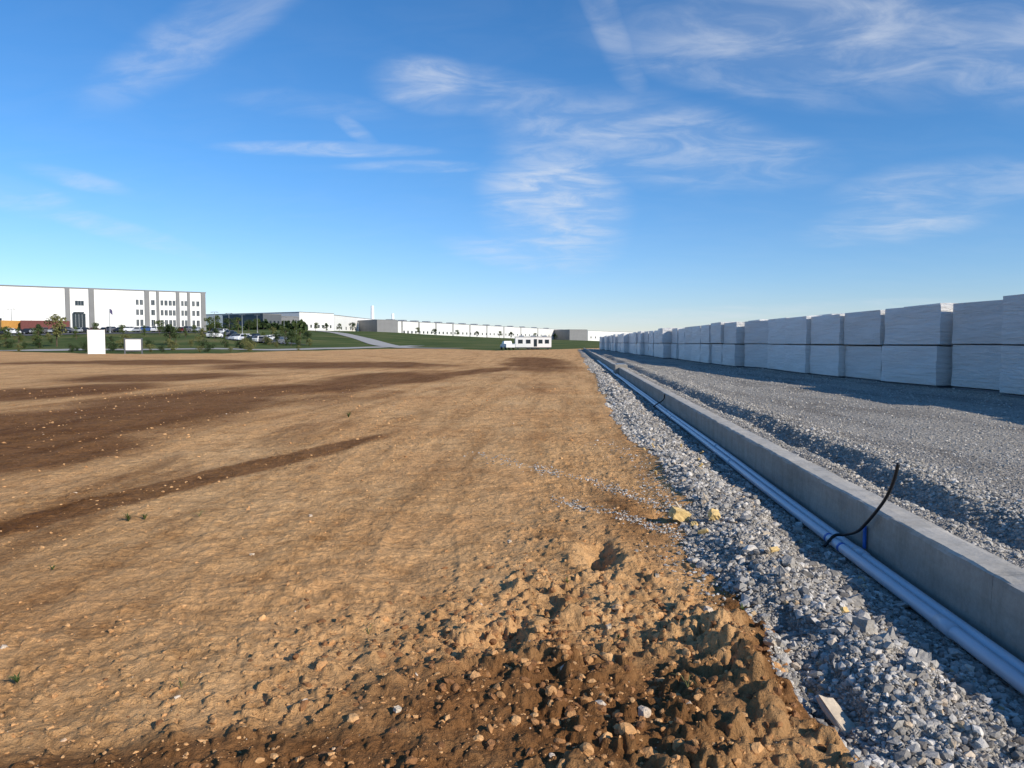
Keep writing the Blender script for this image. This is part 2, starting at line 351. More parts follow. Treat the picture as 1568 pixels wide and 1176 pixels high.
# ------------------------------------------------ scatter
def ico(sub):
    bm=bmesh.new(); bmesh.ops.create_icosphere(bm,subdivisions=sub,radius=1)
    v=np.array([a.co[:] for a in bm.verts]); f=np.array([[a.index for a in q.verts] for q in bm.faces]); bm.free(); return v,f
ICO1,ICO2=ico(1),ico(2)
def scatter(name,xy,size,material,base=ICO1,sink=.25,flat=.7,jit=.28,zoff=0,smooth=False):
    n=len(xy); v,f=base; k=len(v)
    z=ground(xy[:,0],xy[:,1])+zoff
    q=rng.normal(size=(n,4)); q/=np.linalg.norm(q,axis=1)[:,None]; w,x,y,zz=q.T
    Rm=np.stack([1-2*(y*y+zz*zz),2*(x*y-zz*w),2*(x*zz+y*w),2*(x*y+zz*w),1-2*(x*x+zz*zz),2*(y*zz-x*w),2*(x*zz-y*w),2*(y*zz+x*w),1-2*(x*x+y*y)],-1).reshape(n,3,3)
    sc=rng.uniform(.5,1.15,size=(n,1,3))
    vv=v[None]*(1+jit*rng.uniform(-1,1,size=(n,k,1)))*sc
    vv=np.einsum('nij,nkj->nki',Rm,vv)*size[:,None,None]; vv[:,:,2]*=flat
    vv[:,:,0]+=xy[:,0,None]; vv[:,:,1]+=xy[:,1,None]; vv[:,:,2]+=(z+size*flat*(.5-sink)*1.0)[:,None]
    fc=(f[None]+(np.arange(n)*k)[:,None,None]).reshape(-1,3)
    return big_mesh(name,vv.reshape(-1,3),fc,[material],smooth)
def U(n,a,b): return rng.uniform(a,b,n)
def strip(n,y0,y1,s0,s1,pw=1.0):
    y=y0*(y1/y0)**U(n,0,1); a=gb(y)-.03; x=a+(2.06-a)*U(n,0,1)**pw
    s=s0+(s1-s0)*U(n,0,1)**2.5
    return np.stack([x,y],-1),s
a1,s1=strip(8500,2.2,7.5,.008,.030); a2,s2=strip(5200,7.5,18,.014,.042); a3,s3=strip(6500,18,70,.02,.07)
a0,s0=strip(26000,2.2,9,.004,.013)
b1,t1=strip(360,3.5,12,.028,.055)
scatter('gravel_bank',np.concatenate([a1,a2,b1]),np.concatenate([s1,s2,t1]),M_rock,ICO1,jit=.38,flat=.8)
scatter('gravel_bank_fines',np.concatenate([a0,a3]),np.concatenate([s0,s3]),M_rock,ICO1,jit=.3)
pts=[];
for (x0,y0,x1,y1,n,w) in [(-.45,9.6,1.0,7.0,700,.07),(-.1,7.5,1.05,5.9,700,.06),(.5,12,1,9,160,.15),(.9,4.6,.95,9,800,.12),(-1.3,10.5,-.6,9.4,120,.12)]:
    t=U(n,0,1); pts.append(np.stack([x0+(x1-x0)*t+rng.normal(0,w,n)+.12*vn(t*5,t*0,3),y0+(y1-y0)*t+rng.normal(0,w,n)],-1))
pts=np.concatenate(pts); scatter('gravel_spill',pts,.005+.015*U(len(pts),0,1)**2.5,M_rock,ICO1)
n=26000; yy=4.5*(45/4.5)**U(n,0,1); xx=2.6+U(n,0,1)**1.2*np.minimum(9,yy*.62)
scatter('yard_gravel',np.stack([xx,yy],-1),(.005+.018*U(n,0,1)**2.5)*(.7+yy/28),M_rockf,ICO1)
n=8000; yy=4.0*(40/4.0)**U(n,0,1); xx=3.35+rng.normal(0,.30,n)
k=xx>2.6
scatter('gravel_windrow',np.stack([xx,yy],-1)[k],(.007+.024*U(n,0,1)**2)[k],M_rockf,ICO1)
n=15000; yy=2.3*(26/2.3)**U(n,0,1); bb=U(n,-60,1300); wx=yy*FW[0]+yy*(bb-CX)/F*RT[0]; wy=yy*FW[1]+yy*(bb-CX)/F*RT[1]
k=(wx<gb(wy))&(rng.random(n)<.15+.85*sst(-.15,.35,fbm(wx*.9,wy*.35,3,90)))
scatter('dirt_clods',np.stack([wx,wy],-1)[k],(.003+.016*U(n,0,1)**5)[k]*(.8+yy[k]/14),M_clod,ICO1,sink=.6,jit=.36)
n=2600; cx=rng.normal(.0,.75,n); cy=3.7+rng.normal(0,.65,n); k=(cx<1.1)&(cy>2.0)
scatter('dirt_clods_moist',np.stack([cx,cy],-1)[k],(.004+.026*U(n,0,1)**4)[k],M_clodwet,ICO2,sink=.7,jit=.20,flat=.75)
n=240; cx=rng.normal(.15,.65,n); cy=3.7+rng.normal(0,.6,n); k=(cx<1.1)
scatter('dirt_lumps',np.stack([cx,cy],-1)[k],(.010+.036*U(n,0,1)**2.5)[k],M_clod,ICO2,sink=.7,jit=.20,flat=.8)
# ------------------------------------------------ concrete curb wall
def sweep(name,cs,ys,mats,amp=.004,seed=1):
    cs=np.array(cs,float); k=len(cs); n=len(ys)
    Vx=np.tile(cs[:,0],(n,1)); Vz=np.tile(cs[:,1],(n,1)); Vy=np.tile(np.array(ys)[:,None],(1,k))
    idx=np.tile(np.arange(k)[None],(n,1))
    Vx=Vx+amp*fbm(Vy*3,idx*2.7,4,seed)+.012*vn(Vy*.15,Vy*0,35); Vz=Vz+amp*fbm(Vy*4,idx*1.9+9,4,seed+3)*(Vz>0)
    V=np.stack([Vx,Vy,Vz],-1).reshape(-1,3)
    i,j=np.meshgrid(np.arange(n-1),np.arange(k),indexing='ij'); j2=(j+1)%k
    Fq=np.stack([i*k+j,i*k+j2,(i+1)*k+j2,(i+1)*k+j],-1).reshape(-1,4)[:,::-1]
    return big_mesh(name,V,Fq,mats,False)
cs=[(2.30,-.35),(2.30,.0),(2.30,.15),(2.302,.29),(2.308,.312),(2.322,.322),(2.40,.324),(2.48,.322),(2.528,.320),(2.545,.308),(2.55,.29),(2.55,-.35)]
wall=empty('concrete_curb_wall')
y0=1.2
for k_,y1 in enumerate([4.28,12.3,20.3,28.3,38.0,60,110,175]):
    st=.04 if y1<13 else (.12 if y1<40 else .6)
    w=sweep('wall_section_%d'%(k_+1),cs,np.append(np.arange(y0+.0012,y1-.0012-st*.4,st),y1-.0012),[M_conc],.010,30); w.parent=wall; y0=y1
mb=MB(); mb.box(2.12,2.75,38.6,40.2,-.2,.46,0,.03); mb.box(2.25,2.62,38.8,40.0,.4601,.50,1,.01); mb.obj('drain_inlet_box',[M_conc,M_steel])
def gz(x,y): return float(ground(np.array([x]),np.array([y]))[0])
for nm,xc,rad in (('conduit_pipe',2.225,.040),('conduit_pipe',2.135,.040)):
    mb=MB(); yv=np.concatenate([np.arange(1.5,14,.4),np.arange(14,70,2)])
    pz=lambda q: -.078+rad+.008+.006*math.sin(q*.5+xc*20)
    px_=lambda q: xc+.012*math.sin(q*.6+xc*9)
    mb.tube([(px_(y),y,pz(y)) for y in yv],rad,16,0)
    for y in ([5.9,11.9,17.9] if xc>2.2 else [4.4,10.4,16.4]):
        mb.tube([(px_(q),q,pz(q)) for q in (y-.09,y,y+.09)],rad*1.13,16,0)
    if xc<2.2:
        for y in (6.35,6.05): mb.tube([(px_(q),q,pz(q)) for q in (y-.02,y+.02)],rad*1.03,16,1)
    mb.obj(nm,[M_pipe,M_blue],True)
def smooth_pts(c,n=5):
    c=[Vector(p) for p in c]; out=[]
    for i in range(len(c)-1):
        p0,p1,p2,p3=c[max(i-1,0)],c[i],c[i+1],c[min(i+2,len(c)-1)]
        for k in range(n):
            t=k/n; out.append(.5*((2*p1)+(p2-p0)*t+(2*p0-5*p1+4*p2-p3)*t*t+(3*p1-p0-3*p2+p3)*t**3))
    return out+[c[-1]]
mb=MB()
ctrl=[(2.03,6.18,-.05),(2.12,6.22,.03),(2.19,6.2,.045),(2.235,6.05,.11),(2.255,5.92,.21),(2.27,5.78,.33),(2.285,5.66,.45),(2.29,5.57,.56),(2.292,5.51,.66),(2.295,5.48,.745)]
mb.tube(smooth_pts(ctrl),.0125,10,0); mb.obj('black_flexible_conduit',[M_black],True)
mb=MB(); mb.box(2.283,2.2975,6.02,6.06,-.02,.16,0,.003); mb.obj('blue_marking_tape',[M_blue])
mb=MB(); mb.tube(smooth_pts([(2.0,19,-.02),(2.1,19,.06),(2.2,19,.12),(2.27,19,.2),(2.28,19,.30)]),.014,8,0); mb.obj('black_flexible_conduit',[M_black],True)
def chunk(name,m,x,y,sx,sy,sz,rot,dz=0,seed=0):
    bm=bmesh.new(); bmesh.ops.create_cube(bm,size=1); bmesh.ops.subdivide_edges(bm,edges=bm.edges[:],cuts=3,use_grid_fill=True)
    rs=random.Random(seed)
    for v in bm.verts:
        c=v.co; k=1+rs.uniform(-.14,.06); v.co=(c.x*sx*k*(1-.25*max(0,c.y)),c.y*sy*k,c.z*sz*(1+rs.uniform(-.2,.1)))
    me=bpy.data.meshes.new(name); bm.to_mesh(me); bm.free(); me.materials.append(m)
    o=put(name,me,(x,y,gz(x,y)+dz)); o.rotation_euler=rot; return o
chunk('yellow_foam_chunk',M_yell,.93,6.60,.17,.10,.09,(.2,.3,.5),.055,1)
chunk('yellow_foam_chunk',M_yell,1.20,6.45,.08,.08,.07,(.5,.3,.2),.045,2)
chunk('yellow_foam_chunk',M_yell,1.02,6.35,.06,.05,.04,(.1,.6,1.2),.03,3)
chunk('tan_stone_slab',M_tan,1.13,3.22,.09,.19,.03,(.45,.25,.5),.09,4)
chunk('tan_stone_slab',M_yell,3.12,5.0,.12,.07,.025,(.2,.1,.7),.03,5)
for i in range(20):
    x=.95+.95*random.random(); y=3.3+8*random.random(); chunk('tan_board_scrap',M_tan if i%2 else M_yell,x,y,.05+.06*random.random(),.03,.018,(random.random(),random.random(),random.random()*3),.04,20+i)
for x,y,s in ((1.52,4.0,.08),(1.7,4.6,.07),(1.62,3.55,.07),(1.42,5.0,.07),(1.3,4.75,.06)):
    chunk('limestone_boulder',M_rock,x,y,s,s*1.1,s*.8,(random.random()*2,random.random()*2,random.random()*3),.03,int(x*100))
for bx,D_ in ((472,6.8),(780,5.9),(604,3.1),(380,5.6),(1010,4.9),(935,4.0)):
    x,y=P(bx,D_); chunk('pale_stone',M_tan,x,y,.03,.025,.018,(.2,.1,bx),.008,bx)
def weed(name,x,y,h,n,m,dry=False):
    mb=MB(); z=gz(x,y); rs=random.Random(int(x*1000))
    for i in range(n):
        a=rs.random()*6.28; l=h*rs.uniform(.5,1.1); sp=rs.uniform(.3,1.1)*l; w=.0016 if dry else .004
        p=[Vector((0,0,0)),Vector((math.cos(a)*sp*.4,math.sin(a)*sp*.4,l*.6)),Vector((math.cos(a)*sp,math.sin(a)*sp,l*(.55 if dry else .8)))]
        if dry: mb.tube(p,[w,w,w*.5],4,0)
        else:
            sd=Vector((-math.sin(a),math.cos(a),0))
            mb.add([p[0]-sd*w*.4,p[0]+sd*w*.4,p[1]+sd*w,p[1]-sd*w,p[2]],[(0,1,2,3),(3,2,4)],0)
    mb.obj(name,[m],loc=(x,y,z))
for b_,y_,h,n in ((870,900,.05,14),(1145,990,.045,10),(190,805,.09,26),(215,800,.07,16),(8,1060,.05,20),(533,645,.16,30),(70,880,.04,10),(950,1000,.03,8)):
    D_=CAMH*F/(y_-524); x,y=P(b_,D_); weed('weed_plant',x,y,h,n,M_leaf)
for b_,y_ in ((265,1075),(1060,1085),(300,800),(560,980)):
    D_=CAMH*F/(y_-524); x,y=P(b_,D_); weed('dry_stem_plant',x,y,.08,5,M_leafo,True)
# ------------------------------------------------ wrapped block stacks
def block_mesh(seed,h1,h2,lx,ly):
    rs=random.Random(seed); mb=MB(); mb.box(-lx/2+.06,lx/2-.06,-ly/2+.06,ly/2-.06,0,.07,1)
    z=.07
    for h in (h1,h2):
        dx=rs.uniform(-.05,.05); dy=rs.uniform(-.03,.03)
        bm=bmesh.new(); bmesh.ops.create_cube(bm,size=1); bmesh.ops.subdivide_edges(bm,edges=bm.edges[:],cuts=5,use_grid_fill=True)
        for v in bm.verts:
            c=v.co.copy(); e=sum(1 for t in c if abs(abs(t)-.5)<1e-4)
            k=.04 if e>=2 else 0
            px=c.x*(lx-k); py=c.y*(ly-k); pz=c.z*(h-.03-k*.7)
            pz+= .016*math.sin(c.x*9+seed)*(c.z>.49); px+=.016*math.sin(c.z*8+c.y*5+seed); py+=.014*math.sin(c.z*7+c.x*6+seed)
            v.co=(px+dx,py+dy,pz+z+h/2)
        bm.verts.index_update(); mb.add([v.co[:] for v in bm.verts],[[v.index for v in f.verts] for f in bm.faces],0); bm.free(); z+=h
    return mb.mesh('wrapped_block_stack',[M_wrap,M_dgrey])
BL=[block_mesh(i,1.29,1.29+(.03*(i%3-1)),2.0,3.0) for i in range(6)]
SX=[14,21.8,27.3,34,41.5,44,57,85,120,150]; SY=[11.9,11.75,10.7,10.0,9.75,8.85,8.5,7.3,6.2,5.6]
y=3.6; k_=0
while y<150:
    x=float(np.interp(y,SX,SY)); sl=(np.interp(y+1,SX,SY)-x)
    if y<14: x=11.9
    j=random.uniform(-.14,.14)
    if 13.5<y<21.0: j-=.45
    if y>57 and k_%5<2: j-=.45
    zz=gz(x+1,y)-.03
    put('wrapped_block_stack',BL[k_%6],(x+1.0+j,y,zz),math.atan(-sl)*.8+random.uniform(-.02,.02),(1,1,random.uniform(.96,1.0)))
    if y<110: put('wrapped_block_stack',BL[(k_+3)%6],(x+3.2+random.uniform(-.1,.1),y+random.uniform(-.3,.3),zz),random.uniform(-.02,.02),(1,1,random.choice([1,1.0,1.05])))
    y+=3.06+random.choice([0,0,.05,.16,.28]); k_+=1
# ------------------------------------------------ buildings
def facade(name,b0,D0,b1,D1,zr,zb,depth,mw):
    x0,y0=P(b0,D0); x1,y1=P(b1,D1); L_=math.hypot(x1-x0,y1-y0); a=math.atan2(y1-y0,x1-x0)
    e=empty(name,(x0,y0,0),a)
    mb=MB(); mb.box(0,L_,0,depth,zb-4,zr,0); mb.box(-.15,L_+.15,-.15,.25,zr+.002,zr+.35,1); mb.box(-.15,L_+.15,depth-.25,depth+.15,zr+.002,zr+.35,1)
    mb.box(-.15,.25,.252,depth-.252,zr+.002,zr+.35,1); mb.box(L_-.25,L_+.15,.252,depth-.252,zr+.002,zr+.35,1)
    mb.obj('walls',[mw,M_grey],parent=e)
    def u(b):
        dx,dy=P(b,1.0); ux,uy=math.cos(a),math.sin(a)
        det=dx*(-uy)+dy*ux; t=(x0*(-uy)+y0*ux)/det; return (t*dx-x0)*ux+(t*dy-y0)*uy
    return e,u,L_
e,u,L_=facade('warehouse_building',-260,203,317,259,18.4,5.2,70,M_white)
mb=MB()
for b0,b1 in ((103,110),(139,147),(224,231),(242,246),(272,277),(289,293),(310,316.6)):
    mb.box(u(b0),u(b1),-.30,-.002,4,18.75,0)
for b0,b1 in ((-190,-186),(-90,-86),(8,8.6),(50,50.6)): mb.box(u(b0),u(b1),-.03,-.002,4,18.2,1)
mb.obj('grey_panels',[M_grey,M_steel],parent=e)
mb=MB(); mf=MB()
def win(b0,b1,z0,z1,n=2):
    x0,x1=u(b0),u(b1); mb.box(x0,x1,-.06,-.003,z0,z1,0)
    t=.07
    mf.box(x0-t,x0,-.12,-.004,z0-t,z1+t); mf.box(x1,x1+t,-.12,-.004,z0-t,z1+t); mf.box(x0,x1,-.12,-.004,z1,z1+t); mf.box(x0,x1,-.12,-.004,z0-t,z0)
    for i in range(1,n): xm=x0+(x1-x0)*i/n; mf.box(xm-t/2,xm+t/2,-.11,-.062,z0,z1)
rows=((7.0,9.0),(10.6,12.3),(13.9,15.5))
for z0,z1 in rows:
    for b0,b1 in ((211,214.5),(217,221),(234,239),(248.5,252),(254.5,258.5),(261,265),(267,270.5),(280,283),(285,288),(296.5,300),(303,307)):
        win(b0,b1,z0,z1)
win(113,133,5.4,10.6,4); win(118,131,13.2,14.6,3)
mb.box(u(115),u(131),-.9,-.13,10.8,11.1,0)
for b in range(-180,0,22): win(b,b+9,5.6,8.8,1)
mb.obj('windows',[M_glass],parent=e); mf.obj('window_frames',[M_steel],parent=e)
def band_doors(e,u,bs,w,z0,z1,zt=None,m=M_glass):
    mb=MB()
    for b in bs: x=u(b); mb.box(x,x+w,-.12,-.003,z0,z1)
    mb.obj('dock_doors',[m],parent=e)
e,u,_=facade('dark_clad_building',404,430,432,440,17.6,9,40,M_dgrey)
band_doors(e,u,[408,414,420,426],1.2,12.5,14)
e,u,_=facade('distribution_building',431,452,459,462,17.0,9,60,M_grey)
e,u,_=facade('distribution_building',459.5,478,512,505,20.6,9.2,90,M_white2)
band_doors(e,u,list(range(464,510,6)),1.3,11.0,13.0)
e,u,_=facade('distribution_building',512.6,530,576,640,20.6,9.2,80,M_white2)
band_doors(e,u,list(range(516,572,7)),1.8,10.8,13.0)
e,u,_=facade('grey_office_building',578,560,609,570,18.2,9,50,M_grey)
e,u,_=facade('long_warehouse_building',610,573,871,985,17.6,6,120,M_white2)
mb=MB()
for b in range(615,868,26): x=u(b); mb.box(x,x+1.6,-.3,-.003,4,17.9)
mb.obj('grey_panels',[M_grey],parent=e)
band_doors(e,u,[b for b in range(618,866,6)],2.2,8.6,10.6)
mb=MB()
for i in range(14): x=u(612+i*18); mb.box(x,x+4,6,12,17.602,19.3)
mb.obj('rooftop_units',[M_steel],parent=e)
e,u,_=facade('grey_office_building',872,890,899,900,16.5,4,60,M_grey)
e,u,_=facade('distribution_building',900,930,968,1080,15.8,3,80,M_white2)
band_doors(e,u,list(range(904,960,7)),3,6.5,9)
x,y=P(571,690); mb=MB(); mb.cyl((0,0,18),2.0,34,'z',12,0,1.4); mb.cyl((0,0,12),3.4,12,'z',12,0,3.0); mb.cyl((18,4,13),1.4,30,'z',12,0,1.2); mb.obj('steam_plume_stand_in',[M_white],loc=(x,y,0))  # solid white towers added in place of a steam plume
# ------------------------------------------------ roads
def ribbon(name,pts,w,m,off=.06):
    P_=[np.array(p,float) for p in pts]; q=[]
    for a,b in zip(P_[:-1],P_[1:]):
        n=max(2,int(np.linalg.norm(b-a)/4)); q+= [a+(b-a)*i/n for i in range(n)]
    q.append(P_[-1]); q=np.array(q)
    for _ in range(30): q[1:-1]=(q[:-2]+q[1:-1]*2+q[2:])/4
    t=np.gradient(q,axis=0); t/=np.linalg.norm(t,axis=1)[:,None]; nn=np.stack([-t[:,1],t[:,0]],-1)
    K=7; cols=[q+nn*w*(k/(K-1)-.5) for k in range(K)]
    V=np.stack(cols,1).reshape(-1,2); z=ground(V[:,0],V[:,1])+off
    n=len(q); i,j=np.meshgrid(np.arange(n-1),np.arange(K-1),indexing='ij')
    Fq=np.stack([i*K+j,i*K+j+1,(i+1)*K+j+1,(i+1)*K+j],-1).reshape(-1,4)[:,::-1]
    return big_mesh(name,np.column_stack([V,z]),Fq,[m],True)
ribbon('access_road',[P(-150,150),P(60,135),P(200,128),P(340,126),P(470,160),P(580,205),P(640,240)],5,M_road,.08)
ribbon('access_road',[P(690,185),P(600,210),P(560,300),P(520,400),P(480,460)],8,M_road,.12)
ribbon('parking_lot',[P(330,205),P(440,215)],40,M_asph,.10)
ribbon('parking_lot',[P(-200,205),P(0,200),P(330,228)],14,M_asph,.10)
# ------------------------------------------------ vehicles
def car_mesh(nm,col,suv=False):
    mp=simple(nm+'_paint',col,.25,.03,spec=.6); mb=MB(); h=.2 if suv else 0
    body=[(-2.25,.35),(-2.3,.75+h*.5),(-2.1,.92+h),(-1.3,.98+h),(1.0,.98+h),(1.9,.86+h),(2.2,.7+h*.5),(2.25,.35)]
    mb.prism(body,-.88,.88,0,[0,0,.05,.08,.08,.08,.05,0])
    cab=[(-2.0 if suv else -1.7,.97+h),(-1.75 if suv else -1.0,1.48+h),(.25,1.5+h),(1.05,.97+h)]
    mb.prism(cab,-.8,.8,0,[0,.16,.16,0])
    x0=-1.75 if suv else -1.3
    for s in (-1,1):
        mb.add([(x0,s*.803,1.03+h),(-.35,s*.803,1.03+h),(-.35,s*.685,1.42+h),(x0+.3,s*.685,1.42+h)],[(0,1,2,3)],1)
        mb.add([(-.28,s*.803,1.03+h),(.85,s*.803,1.03+h),(.25,s*.685,1.42+h),(-.28,s*.685,1.42+h)],[(0,1,2,3)],1)
        for x in (-1.4,1.4): mb.cyl((x,s*.78,.33),.33,.22,'y',14,2); mb.cyl((x,s*.9,.33),.18,.03,'y',10,3)
    mb.add([(1.06,-.7,1.02+h),(1.06,.7,1.02+h),(.34,.6,1.47+h),(.34,-.6,1.47+h)],[(0,1,2,3)],1)
    xb=-2.02 if suv else -1.74
    mb.add([(xb,-.7,1.02+h),(xb,.7,1.02+h),(xb+.22+(.4 if not suv else 0),.6,1.44+h),(xb+.22+(.4 if not suv else 0),-.6,1.44+h)],[(0,1,2,3)],1)
    return mb.mesh('parked_car',[mp,M_glass,M_tire,M_steel])
CM=[car_mesh('car_white',(.75,.75,.75),True),car_mesh('car_black',(.02,.02,.022)),car_mesh('car_silver',(.4,.42,.44)),car_mesh('car_red',(.15,.02,.02)),car_mesh('car_blue',(.04,.08,.2),True),car_mesh('car_grey',(.12,.12,.13),True)]
CW=[0,0,1,1,2,2,5,5,4,1,0,3]
for i in range(20):
    b=330+i*5.4+random.uniform(-1,1); D_=random.choice([192,203,214,224]); x,y=P(b,D_)
    put('parked_car',CM[random.choice(CW)],(x,y,gz(x,y)+.1),random.choice([1.45,-1.6,1.3])+random.uniform(-.1,.1))
for i in range(26):
    b=-20+i*13+random.uniform(-3,3); D_=206+b*.07; x,y=P(b,D_); put('parked_car',CM[random.choice(CW)],(x,y,gz(x,y)+.1),random.choice([.3,1.6,-1.5,1.8]))
def semi(nm,mc):
    mb=MB(); mb.box(-6.5,6.5,-1.25,1.25,1.1,3.9,0,.05)
    for i in range(13): mb.box(-6.3+i,-6.22+i,-1.30,-1.251,1.15,3.85,0)
    mb.box(-6.5,6.5,-.5,.5,.85,1.095,1)
    for x in (-5.4,-4.1): 
        for s in (-1,1): mb.cyl((x,s*.95,.52),.52,.5,'y',14,2)
    for s in (-1,1): mb.box(3.6,3.75,s*.8-.06,s*.8+.06,0,1.09,1)
    return mb.mesh('semi_trailer',[mc,M_steel,M_tire])
for i,(b,mc) in enumerate(((38,M_org),(72,M_red),(8,M_white))):
    x,y=P(b,212); put('semi_trailer',semi('t',mc),(x,y,gz(x,y)+.12),(1.0,.5,.2)[i],.9)
def truck():
    mb=MB(); mb.prism([(-2.8,.5),(-2.8,1.15),(2.0,1.15),(2.75,1.0),(2.8,.5)],-.95,.95,0); 
    mb.prism([(-.6,1.151),(-.45,1.85),(.9,1.85),(1.6,1.151)],-.9,.9,0,[0,.12,.12,0])
    for s in (-1,1):
        mb.add([(-.4,s*.905,1.2),(1.3,s*.905,1.2),(.85,s*.80,1.76),(-.35,s*.80,1.76)],[(0,1,2,3)],1)
        for x in (-1.8,1.8): mb.cyl((x,s*.86,.4),.4,.26,'y',14,2)
        mb.box(-2.75,-.65,s*.9-.04,s*.9+.04,1.152,1.3,0)
    mb.box(2.78,2.86,-.8,.8,.55,.8,3)
    return mb.mesh('pickup_truck',[M_white,M_glass,M_tire,M_steel])
x,y=P(777,160); put('pickup_truck',truck(),(x,y,gz(x,y)),1.9,1)
x,y=P(816,164); e=empty('site_office_trailer',(x,y,gz(x,y)),.12)
mb=MB(); mb.box(-3.9,3.9,-1.4,1.4,.55,2.75,0,.04); mb.obj('body',[M_white],parent=e)
mb=MB(); mb.box(-4.0,4.0,-1.5,1.5,2.752,2.86,0,.02)
for i in (-2.5,0,2.5): mb.box(i-.5,i+.5,-.5,.5,2.861,3.1,0)
mb.obj('roof',[M_steel],parent=e)
mb=MB()
for a_,b_ in ((-3.3,-2.3),(-1.6,-.6),(1.1,2.0),(2.5,3.4)): mb.box(a_,b_,-1.43,-1.402,1.35,2.2)
mb.box(.1,.8,-1.43,-1.402,.7,2.3); mb.obj('windows',[M_glass],parent=e)
mb=MB(); mb.box(-3.8,3.8,-1.3,1.3,.35,.548,0)
for x_ in (-1,0,1):
    for s in (-1,1): mb.cyl((x_,s*1.15,.35),.35,.25,'y',14,1)
for x_ in (-3.3,3.3): mb.box(x_-.1,x_+.1,-.9,.9,0,.349,0)
mb.obj('chassis',[M_dgrey,M_tire],parent=e)
x,y=P(148.5,103); z=gz(x,y)
mb=MB(); mb.box(-1.0,1.0,-.06,.06,.05,3.35,0,.02); mb.box(-1.06,-1.002,-.05,.05,-.3,3.4,1); mb.box(1.002,1.06,-.05,.05,-.3,3.4,1); mb.box(-.8,.8,-.07,-.062,2.7,2.75,1)
mb.obj('site_sign_board',[M_white,M_white2],loc=(x,y,z),rz=.5)
x,y=P(205,106); z=gz(x,y)
mb=MB(); mb.box(-1.0,1.0,-.04,.04,.55,2.05,0,.01); 
for s in (-1,1): mb.box(s*1.09-.09,s*1.09+.09,-.09,.09,-.4,2.25,1)
mb.box(-1.0,1.0,-.05,.05,2.052,2.2,1); mb.box(-1.0,1.0,-.05,.05,.38,.548,1)
mb.obj('framed_notice_sign',[M_white,M_dgrey],loc=(x,y,z),rz=.4)
def pole(name,b,D_,h,arm=True):
    x,y=P(b,D_); mb=MB(); mb.cyl((0,0,h/2),.12,h,'z',8,0,.07); mb.cyl((0,0,.2),.25,.5,'z',10,0)
    if arm: mb.box(-1.0,1.0,-.05,.05,h,h+.1,0); mb.box(-1.3,-.7,-.15,.15,h-.08,h-.002,1); mb.box(.7,1.3,-.15,.15,h-.08,h-.002,1)
    mb.obj(name,[M_steel,M_dgrey],loc=(x,y,gz(x,y)))
for b,D_,h in ((352,260,6.5),(372,260,6.5),(395,300,7),(436,300,7),(455,320,7),(330,240,6.5),(20,210,7)): pole('light_pole',b,D_,h)
pole('flag_pole',170,215,7,False); x,y=P(170,215); mb=MB(); mb.prism([(0,0),(.5,-.5),(.8,-.6),(.7,.6),(.4,.95),(0,1.1)],-.02,.02,0); mb.obj('flag',[simple('flag_cloth',(.12,.10,.2),.8)],loc=(x+.12,y,gz(x,y)+5.8))
# ------------------------------------------------ trees
def tree_mesh(nm,seed,h,w,nl,ls,m,th_=.3,conic=False):
    rs=np.random.default_rng(seed); mb=MB()
    mb.tube([(0,0,-.3),(.03*h*rs.normal()*.3,0,h*.3),(.02*h,.02*h*rs.normal(),h*.6),(0,0,h*.92)],[h*.022,h*.017,h*.011,h*.004],7,0)
    cl=[]
    for i in range(11):
        a=rs.uniform(0,6.28); zf=rs.uniform(th_,.85); rad=w*.5*(1-zf*.9 if conic else math.sin(math.pi*min(1,max(.05,(zf-th_*.6)/(1.05-th_*.6)))))*rs.uniform(.6,1)
        p0=(0,0,h*(zf-.08)); p1=(math.cos(a)*rad,math.sin(a)*rad,h*zf+.05*h)
        mb.tube([p0,((p0[0]+p1[0])/2,(p0[1]+p1[1])/2,(p0[2]+p1[2])/2+.02*h),p1],[h*.009,h*.006,h*.002],5,0); cl.append((p1,rs.uniform(.13,.24)*w))
        cl.append(((p1[0]*.5,p1[1]*.5,p1[2]+.04*h),rs.uniform(.12,.2)*w))
    cl.append(((0,0,h*.93),.14*w))
    for i in range(nl):
        c,rad=cl[rs.integers(len(cl))]; d=rs.normal(size=3); d/=np.linalg.norm(d); q=np.array(c)+d*rad*rs.uniform(.3,1)**.5*np.array([1,1,.8])
        a=rs.normal(size=3); a/=np.linalg.norm(a); b=np.cross(a,rs.normal(size=3)); b/=np.linalg.norm(b); s=ls*rs.uniform(.6,1.3)
        mb.add([q-a*s,q-b*s*.5,q+a*s,q+b*s*.5],[(0,1,2,3)],1)
    me=bpy.data.meshes.new(nm); me.from_pydata(mb.v,[],mb.f); me.materials.append(M_bark); me.materials.append(m); me.polygons.foreach_set('material_index',mb.m); me.update(); return me
T=[tree_mesh('tree',1,5,3.4,900,.17,M_leaf),tree_mesh('tree',2,5,3.0,800,.17,M_leafo),tree_mesh('tree',3,5,4.0,1100,.18,M_leafd,.2),tree_mesh('tree',4,5,2.8,800,.16,M_leaf,.12,True)]
SH=[tree_mesh('shrub',8,2,2.6,600,.12,M_leafd,.05),tree_mesh('shrub',9,2,2.4,600,.12,M_leafo,.05)]
